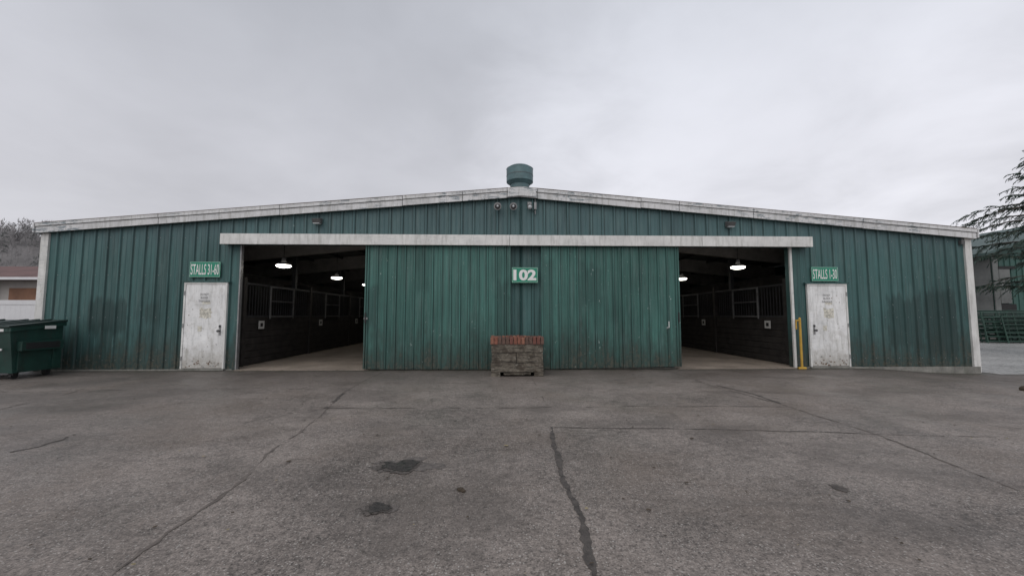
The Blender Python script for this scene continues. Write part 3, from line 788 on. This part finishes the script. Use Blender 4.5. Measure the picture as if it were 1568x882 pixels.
# ---------------------------------------------------------------- cedar tree
BARK=simple('cedar_bark',(.06,.045,.038),.9,.4,6,bump=.8)
F1=simple('cedar_foliage_dark',(.024,.047,.037),.7,.4,3,bump=0); F2=simple('cedar_foliage_mid',(.038,.068,.050),.7,.4,3,bump=0); F3=simple('cedar_foliage_dry',(.06,.072,.05),.7,.4,3,bump=0)
random.seed(11)
tc=Vector((19.9,3.6,-.15))
tr=MB()
Ht=8.0
prev=tc
for k in range(12):
    nxp=tc+Vector((.12*math.sin(k*.9),.1*math.cos(k*.7),Ht*(k+1)/12))
    tr.cyl(prev,nxp,.24*(1-k/13),.24*(1-(k+1)/13),BARK,12,False); prev=nxp
def spray(p,d,L):
    n=max(3,int(L/.04)); q=p.copy(); dd=d.copy()
    for i in range(n):
        dd=(dd+Vector((random.uniform(-.07,.07),random.uniform(-.07,.07),-.070+random.uniform(-.06,.06)))).normalized()
        q2=q+dd*.04
        m=random.choice((F1,F1,F1,F2,F2,F3))
        side=dd.cross(Vector((0,0,1))); side=side.normalized() if side.length>.01 else Vector((1,0,0))
        for s in(-1,1):
            if random.random()<.1: continue
            ln=random.uniform(.07,.20)*(1-.45*i/n)
            tip=q+dd*ln*.7+side*s*ln*.6+Vector((0,0,-ln*random.uniform(-.3,.9)))
            w=dd*.024+Vector((0,0,.012))
            tr.poly([q-w*.3,q+w,q+w+(tip-q)*.6,tip],m)
        up=Vector((0,0,.010)); tr.poly([q-up,q2-up,q2+up,q+up],F1)
        q=q2
nb=66
for k in range(nb):
    t=(k+.5)/nb; hgt=2.2+t*5.7
    az=k*2.399+random.uniform(-.3,.3)
    if hgt<4.6: L=random.uniform(2.1,2.9)
    elif hgt<5.8: L=random.uniform(2.4,3.1)
    else: L=max(.4,1.3*(1-(hgt-5.8)/2.6))
    if 4.9<hgt<5.8 and math.cos(az)<-.6: L=3.5
    d=Vector((math.cos(az),math.sin(az),random.uniform(.02,.38))).normalized()
    p=tc+Vector((0,0,hgt)); n=int(L/.14)
    dd=d.copy(); r=.045*L/4
    for i in range(n):
        f=i/n
        dd=(dd+Vector((random.uniform(-.06,.06),random.uniform(-.06,.06),-.022-.014*f+random.uniform(-.03,.03)))).normalized()
        p2=p+dd*.14
        tr.cyl(p,p2,r*(1-f)+.004,r*(1-(i+1)/n)+.004,BARK,5,False)
        if f>.12:
            for s in(-1,1):
                if random.random()<.12: continue
                sd=dd.cross(Vector((0,0,1))).normalized()*s
                v=(dd*random.uniform(.4,1.0)+sd*random.uniform(.3,.9)+Vector((0,0,random.uniform(-.6,.4)))).normalized()
                spray(p2,v,random.uniform(.25,.8)*(1.15-f*.6))
        p=p2
    spray(p,dd,.45)
tr.build('cedar_tree')

# ---------------------------------------------------------------- world, sun
w=bpy.data.worlds.new('World'); sc.world=w; w.use_nodes=True
nt=w.node_tree; t=NT(nt); bg=nt.nodes['Background']
SUN_EL,SUN_AZ=R(48),R(200)
sky=t.n('ShaderNodeTexSky',{'sky_type':'NISHITA','sun_disc':False,'sun_elevation':SUN_EL,'sun_rotation':SUN_AZ,'dust_density':4.0,'air_density':1.0}).outputs[0]
dirv=t.n('ShaderNodeTexCoord').outputs['Generated']
x,y,z=t.xyz(dirv)
za=t.m('ABSOLUTE',z)
k=t.m('DIVIDE',1.0,t.m('ADD',za,.22))
pv=t.n('ShaderNodeCombineXYZ',{},{0:t.m('MULTIPLY',x,k),1:t.m('MULTIPLY',y,k),2:0.0}).outputs[0]
cl=t.noise(pv,.85,5,.5,.3); cl2=t.noise(pv,2.2,5,.55,.3)
rp=t.n('ShaderNodeValToRGB',{},{0:za}); e=rp.color_ramp.elements
e[0].position=0; e[0].color=(.68,.675,.715,1); e[1].position=1; e[1].color=(.50,.515,.56,1)
q=e.new(.25); q.color=(.655,.655,.70,1); q=e.new(.6); q.color=(.545,.56,.61,1)
f=t.m('ADD',t.mr(cl,.3,.7,.88,1.09,False),t.mr(cl2,.3,.7,-.05,.05,False))
dn=Vector((.50,.78,.42)).normalized()
dp=t.n('ShaderNodeVectorMath',{'operation':'DOT_PRODUCT'},{0:dirv,1:tuple(dn)}).outputs['Value']
f=t.m('ADD',f,t.mr(t.m('ADD',dp,t.mr(cl2,.3,.7,-.04,.04,False)),.80,1.0,0,.38))
f=t.m('MULTIPLY',f,t.mr(y,.2,-.7,1.0,1.35))
cc=t.gain(rp.outputs[0],t.m('MULTIPLY',f,10.0))
col=t.mix(.93,sky,cc)
t.set(bg.inputs['Color'],col); bg.inputs['Strength'].default_value=.1
sl=bpy.data.lights.new('fill_sun','SUN'); sl.energy=1.0; sl.angle=R(60); sl.color=(1,.97,.93)  # soft fill added behind the camera to light the facade
so=bpy.data.objects.new('fill_sun',sl); sc.collection.objects.link(so)
sd=Vector((math.sin(SUN_AZ)*math.cos(SUN_EL),math.cos(SUN_AZ)*math.cos(SUN_EL),math.sin(SUN_EL)))
so.rotation_euler=sd.to_track_quat('Z','Y').to_euler(); so.location=sd*30

# ---------------------------------------------------------------- camera
cam=bpy.data.cameras.new('camera'); cam.lens=13.78; cam.sensor_width=36; cam.clip_end=6000; cam.clip_start=.05
co=bpy.data.objects.new('camera',cam); sc.collection.objects.link(co)
co.location=(-.5,-10,1.35); co.rotation_euler=(R(94.0),0,R(-1.55))
sc.camera=co
